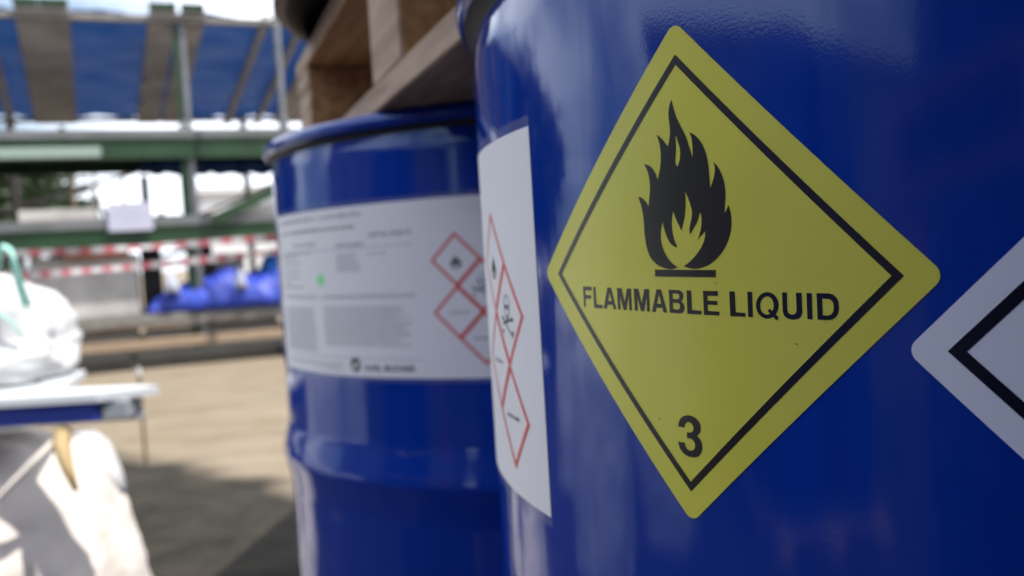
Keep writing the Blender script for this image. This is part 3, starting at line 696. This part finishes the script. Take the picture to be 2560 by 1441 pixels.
# dark blue sheeting hung under the top shelf
hs = rempty('hanging_tarpaulin', label='dark blue tarpaulin rolled under the top shelf right of the opening', cat='tarpaulin')
bm = bmesh.new(); a = rk(352, 418, 1.0); b = rk(800, 418, 1.0)
pts = [(a[0]+(b[0]-a[0])*i/24, 1.0+0.03*math.sin(i*1.7), a[1]+(b[1]-a[1])*i/24+0.02*math.sin(i*2.3)) for i in range(25)]
tube(bm, pts, 0.085, 12); build('rolled_sheet', bm, TARP, hs, True)

for a_, b_, lb in ((-160, 330, 'dark shadow-imitating bar on the ground along the rack, left half'), (340, 800, 'dark shadow-imitating bar on the ground along the rack, right half')):
    rthing('shadow_bar', (rx(a_, -0.6, 900), rx(b_, -0.6, 900), -0.80, -0.25, 0.0, 0.12), material('shadow_bar_black', (0.022, 0.02, 0.016), 0.8, var=0.5, vscale=4), lb, 'bar', 0.015)  # near-black bars added to imitate the shadow band along the rack base
# barrier tapes
def tape(pa, pb, ya, yb, label, seed, sag=0.03, wd=0.075, per=0.085):
    a = at_y(*pa, ya); b = at_y(*pb, yb); n = int((b-a).length/per); bm = bmesh.new(); prev = None
    ext = (b-a).normalized()
    for i in range(n*3+1):
        u = i/(n*3); p = a.lerp(b, u); p.z -= sag*4*u*(1-u)
        tw = 0.5*math.sin(u*7+seed)+0.35*math.sin(u*19+seed*2)
        up = Vector((ext.y*math.sin(tw), -ext.x*math.sin(tw), math.cos(tw)))*wd/2
        cur = (bm.verts.new(p-up), bm.verts.new(p+up))
        if prev:
            f = bm.faces.new((prev[0], cur[0], cur[1], prev[1])); f.material_index = ((i-1)//3) % 2
        prev = cur
    o = build('barrier_tape', bm, [TRED, TWHT], label=label, cat='tape', group='red and white barrier tapes'); o.data.update()
    return a, b
a1, b1 = tape((-60, 637), (745, 587), 6.2, 6.9, 'upper red and white barrier tape, paler of the two', 1.0, 0.02, 0.047, 0.08)
a2, b2 = tape((-60, 697), (745, 622), 5.0, 5.6, 'lower red and white barrier tape rising to the right drum', 2.2, 0.015, 0.040, 0.052)
for (p, lb) in (((a1+a2)/2, 'steel stake holding the tapes at the left'), ((b1+b2)/2, 'steel stake holding the tapes behind the drums')):
    t = empty('tape_stake', (p.x, p.y, 0), label=lb, cat='stake')
    bm = bmesh.new(); tube(bm, [(0, 0, 0), (0, 0, 1.25)], 0.015, 10); build('rod', bm, PIPE, t)
    bm = bmesh.new(); tube(bm, [(0, 0, 1.25), (0, 0, 1.28)], 0.022, 10); build('cap', bm, GREEN, t)
# thin stake standing in the yard
p = at_z(366, 1168, 0.0)
t = empty('ground_stake', (p.x, p.y, 0), label='thin metal stake standing alone on the dusty yard', cat='stake')
bm = bmesh.new(); tube(bm, [(0, 0, 0), (0.0, 0, 0.43)], 0.0075, 10); build('rod', bm, BARK, t)
bm = bmesh.new(); tube(bm, [(0.0, 0, 0.431), (0, 0, 0.47)], 0.0080, 10); build('pale_tip', bm, SHEET, t)

# ---------------------------------------------------------------- sacks and pallet at the left
def sack(name, parent, c, rx_, ry_, z0, h, mat, peaks, seed, top=0.80, ex=2.8, nt_=96, nz_=44, amp=0.02, bulge=0.06, taper=0.0):
    bm = bmesh.new(); rings = []
    for j in range(nz_+1):
        v = j/nz_; ring = []
        if v < top: s = v/top; rad = 0.93+bulge*math.sin(math.pi*min(1, s*1.02)); z = z0+h*top*s
        else:
            s = (v-top)/(1-top); rad = 0.93*math.cos(s*math.pi/2)**0.6; z = z0+h*(top+(1-top)*math.sin(s*math.pi/2))
        rad *= 1-taper*v
        for i in range(nt_):
            a = 2*math.pi*i/nt_; ca, sa = math.cos(a), math.sin(a)
            rr = (abs(ca)**ex+abs(sa)**ex)**(-1/ex)
            x, y = c[0]+rx_*rad*rr*ca, c[1]+ry_*rad*rr*sa; zz = z
            fold = noise.noise(Vector((a*3.0+seed, v*2.2, seed))) + 0.5*noise.noise(Vector((a*8+seed, v*5, 2.1))) + 0.45*abs(noise.noise(Vector((a*5+v*6, v*9-a*2, seed+5))))
            k = amp*fold*(1 if v < 0.97 else 0.2); x += k*ca; y += k*sa; zz += k*0.6*v
            for (qx, qy, lift, sg) in peaks:
                d2 = ((x-qx)**2+(y-qy)**2)/(sg*sg); wgt = math.exp(-d2)*max(0, min(1, (v-0.35)/0.55))
                zz += lift*wgt; x += (qx-x)*0.30*wgt; y += (qy-y)*0.30*wgt
            ring.append(bm.verts.new((x, y, zz)))
        rings.append(ring)
    for j in range(nz_):
        for i in range(nt_):
            k = (i+1) % nt_; bm.faces.new((rings[j][i], rings[j][k], rings[j+1][k], rings[j+1][i]))
    bm.faces.new(rings[0][::-1]); bm.faces.new(rings[-1])
    bmesh.ops.remove_doubles(bm, verts=bm.verts, dist=1e-5)
    return build(name, bm, mat, parent, True)
up_s = empty('bulk_sack', (0, 0, 0), label='white woven bulk sack with a mint green lifting loop on the pale pallet', cat='sack', group='woven bulk sacks')
sack('sack_body', up_s, (-1.505, 2.34), 0.335, 0.27, 0.655, 0.268, BAG, [(-1.25, 2.20, 0.035, 0.07)], 3.1, top=0.4, ex=2.3, amp=0.040, bulge=0.05)
lp = [(-1.165, 2.16, 0.845), (-1.168, 2.14, 0.905), (-1.170, 2.13, 0.950), (-1.176, 2.13, 0.980), (-1.190, 2.13, 0.990), (-1.206, 2.135, 0.972), (-1.228, 2.15, 0.940), (-1.262, 2.17, 0.915), (-1.30, 2.19, 0.865)]
bm = bmesh.new(); tube(bm, lp, 0.01, 10, flat=(0.013, 0.005)); build('lifting_loop', bm, STRAP, up_s, True)
bm = bmesh.new(); tube(bm, [(-1.225, 2.095, 0.85), (-1.20, 2.085, 0.842), (-1.165, 2.085, 0.815), (-1.145, 2.10, 0.77)], 0.006, 8, flat=(0.005, 0.003)); build('seam_strap', bm, STRAP, up_s, True)

pl = empty('plastic_pallet', (-0.94, 2.00, 0.579), 0.0, label='blue and grey plastic pallet carrying the white sack on a pale sheet', cat='pallet')
def pb(name, x0, x1, y0, y1, z0, z1, mat, bev=0.004):
    bm = bmesh.new(); span(bm, x0, x1, y0, y1, z0, z1, bev); return build(name, bm, mat, pl)
pb('blue_front', -0.90, 0.0, 0.0, 0.05, 0.002, 0.049, BLUEPAL)
for i, (xx, y1) in enumerate(((-0.85, 0.48), (-0.45, 0.48), (-0.16, 0.11))): pb('foot_block', xx-0.05, xx+0.05, 0.052, y1, 0.004, 0.048, GREYPAL)
pb('grey_side', 0.0035, 0.064, 0.008, 0.085, 0.004, 0.048, GREYPAL)
pb('white_skid', -0.88, 0.070, 0.052, 0.095, -0.007, 0.002, SHEET)
bm = bmesh.new(); pp = [(-1.0, -0.012), (0.004, -0.012), (0.118, 0.055), (0.060, 0.095), (-0.14, 0.12), (-0.26, 0.5), (-1.0, 0.5)]
vs = [bm.verts.new((x, y, 0.0495)) for x, y in pp]; f = bm.faces.new(vs)
ex = bmesh.ops.extrude_face_region(bm, geom=[f])
for v in [g for g in ex['geom'] if isinstance(g, bmesh.types.BMVert)]: v.co.z = 0.068
bmesh.ops.recalc_face_normals(bm, faces=bm.faces); build('top_sheet', bm, SHEET, pl)

lo_s = empty('bulk_sack', (0, 0, 0), label='cream bulk sack with a pinched corner strap beneath the blue pallet', cat='sack', group='woven bulk sacks')
sack('sack_body', lo_s, (-1.445, 2.33), 0.425, 0.50, 0.0, 0.505, BAGB, [(-1.02, 2.03, 0.085, 0.09)], 9.4, amp=0.020, bulge=0.03, top=0.62, ex=2.3, taper=0.30)
bm = bmesh.new(); tube(bm, [(-1.00, 2.03, 0.555), (-0.965, 2.00, 0.556), (-0.93, 1.99, 0.53), (-0.902, 1.98, 0.47), (-0.888, 1.985, 0.425)], 0.02, 10, flat=(0.026, 0.007)); build('corner_strap', bm, BAG, lo_s, True)
bm = bmesh.new(); tube(bm, [(-1.03, 2.02, 0.558), (-1.02, 1.985, 0.535), (-1.00, 1.965, 0.49), (-0.98, 1.955, 0.44)], [0.022, 0.019, 0.014, 0.006], 8); build('rope_tie', bm, STRAPB, lo_s, True)
bm = bmesh.new(); tube(bm, [(-1.04, 2.02, 0.552), (-1.09, 1.985, 0.50), (-1.15, 1.97, 0.44), (-1.22, 1.95, 0.38)], 0.014, 8, flat=(0.020, 0.007)); build('corner_strap', bm, BAGB, lo_s, True)


# ---------------------------------------------------------------- trees, buildings beyond and round the yard
def tree(x, y, h, cr, label, seed, n=5200):
    rnd = random.Random(seed); t = empty('leafy_tree', (x, y, 0), label=label, cat='tree', group='trees round the yard')
    bm = bmesh.new(); tube(bm, [(0, 0, 0), (0.05, 0, h*0.3), (0.0, 0.08, h*0.62)], [0.14*h/4, 0.10*h/4, 0.05*h/4], 10)
    for k in range(6):
        a = k*1.05+rnd.random(); tube(bm, [(0.03, 0, h*(0.28+0.04*k)), (cr*0.4*math.cos(a), cr*0.4*math.sin(a), h*(0.48+0.04*k)), (cr*0.75*math.cos(a), cr*0.75*math.sin(a), h*(0.6+0.04*k))], [0.045*h/4, 0.03*h/4, 0.012*h/4], 7)
    build('trunk', bm, BARK, t, True)
    bm = bmesh.new(); cl = []
    for k in range(26):
        a = rnd.uniform(0, 6.28); rr = cr*math.sqrt(rnd.random())*0.8; zz = h*rnd.uniform(0.42, 0.93); f = 1-abs((zz/h-0.62))*1.5
        cl.append(Vector((rr*math.cos(a)*f, rr*math.sin(a)*f, zz)))
    for i in range(n):
        c = rnd.choice(cl); d = Vector((rnd.gauss(0, 1), rnd.gauss(0, 1), rnd.gauss(0, 0.75)))*cr*0.19; p = c+d
        s = 0.085*h/4*rnd.uniform(0.8, 1.8); M = Matrix.Rotation(rnd.uniform(0, 6.28), 3, 'Z') @ Matrix.Rotation(rnd.uniform(0, 3.1), 3, 'X')
        v = [bm.verts.new(p+M@Vector(q)*s) for q in ((-1, 0, 0), (0, -0.6, 0.1), (1, 0, 0), (0, 0.6, 0.1))]; bm.faces.new(v)
    build('crown', bm, LEAF, t)
def rtree(px, k, h, cr, label, seed):
    x = rk(px, 500, k)[0]; p = A0+EX*x+EY*k; tree(p.x, p.y, h, cr, label, seed)
rtree(-30, 9, 3.35, 2.1, 'dark green tree beyond the rack at the left edge', 5)
rtree(-330, 8, 4.2, 2.2, 'tall tree outside the left edge, behind the rack', 6)
# pale low building beyond the rack
def building(name, cx, cy, wx, wy, h, rz, mat, label, nwin=4, roofc=DECKG):
    t = empty(name, (cx, cy, 0), rz, label=label, cat='building')
    bm = bmesh.new(); span(bm, -wx/2, wx/2, -wy/2, wy/2, 0, h); build('wall', bm, mat, t)
    bm = bmesh.new(); span(bm, -wx/2-0.2, wx/2+0.2, -wy/2-0.2, wy/2+0.2, h+0.002, h+0.22); build('roof', bm, roofc, t)
    for i in range(nwin):
        x = -wx/2+wx*(i+0.5)/nwin
        bm = bmesh.new(); span(bm, x-0.5, x+0.5, -wy/2-0.05, -wy/2-0.003, h*0.42, h*0.72); f = build('window_frame', bm, WHITEP, t)
        bm = bmesh.new(); span(bm, x-0.44, x+0.44, -wy/2-0.058, -wy/2-0.052, h*0.42+0.06, h*0.72-0.06); build('window_pane', bm, GLASS, f)
    return t
q_ = A0+EX*6.6+EY*26
building('low_warehouse', q_.x, q_.y, 11, 5, 3.5, PSI, WALLP, 'pale low warehouse far beyond the rack', 0, WALLP)
building('yard_office', -13.5, -5.0, 14, 5, 4.4, R_(90), WALLM, 'grey clad workshop on the left side of the yard', 4)
building('workshop', -1.5, -15.0, 16, 6, 6.5, R_(180), WALLM, 'grey clad workshop behind the camera', 5)
for i, (x, y, h, cr) in enumerate(((-6.6, 6.0, 3.1, 1.5), (-8.2, 8.6, 4.0, 1.9), (-12.2, 9.8, 4.2, 2.0))):
    tree(x, y, h, cr, ('young tree left of the rack, nearest the yard', 'bushy tree left of the rack beside the path', 'broad tree farthest left of the rack')[i], 20+i, 3600)
cn = empty('fire_cabinet', (-4.9, -3.5, 0), R_(35), label='red hose cabinet on a post at the left of the yard', cat='cabinet')
bm = bmesh.new(); span(bm, -0.28, 0.28, -0.12, 0.12, 1.15, 1.75, 0.01); build('shell', bm, REDM, cn)
bm = bmesh.new(); tube(bm, [(0, 0, 0), (0, 0, 1.149)], 0.04, 10); build('post', bm, REDM, cn)
for i, (x, y, hh) in enumerate(((-2.55, 1.45, 0.75), (-3.35, 2.35, 0.85), (-3.5, 0.75, 0.7))):  # unseen sacks added for the pale patches reflected in the near drum
    t = empty('bulk_sack', (0, 0, 0), label=('unseen white bulk sack added left of the blue pallet, nearest the camera', 'unseen white bulk sack added farthest left beside the rack', 'unseen low white bulk sack added on the left of the yard')[i], cat='sack', group='woven bulk sacks')
    sack('sack_body', t, (x, y), 0.42, 0.42, 0.0, hh, BAG, [], 4.0+i*3, amp=0.03, ex=2.6)

sc.render.engine = 'CYCLES'
sc.cycles.max_bounces = 8
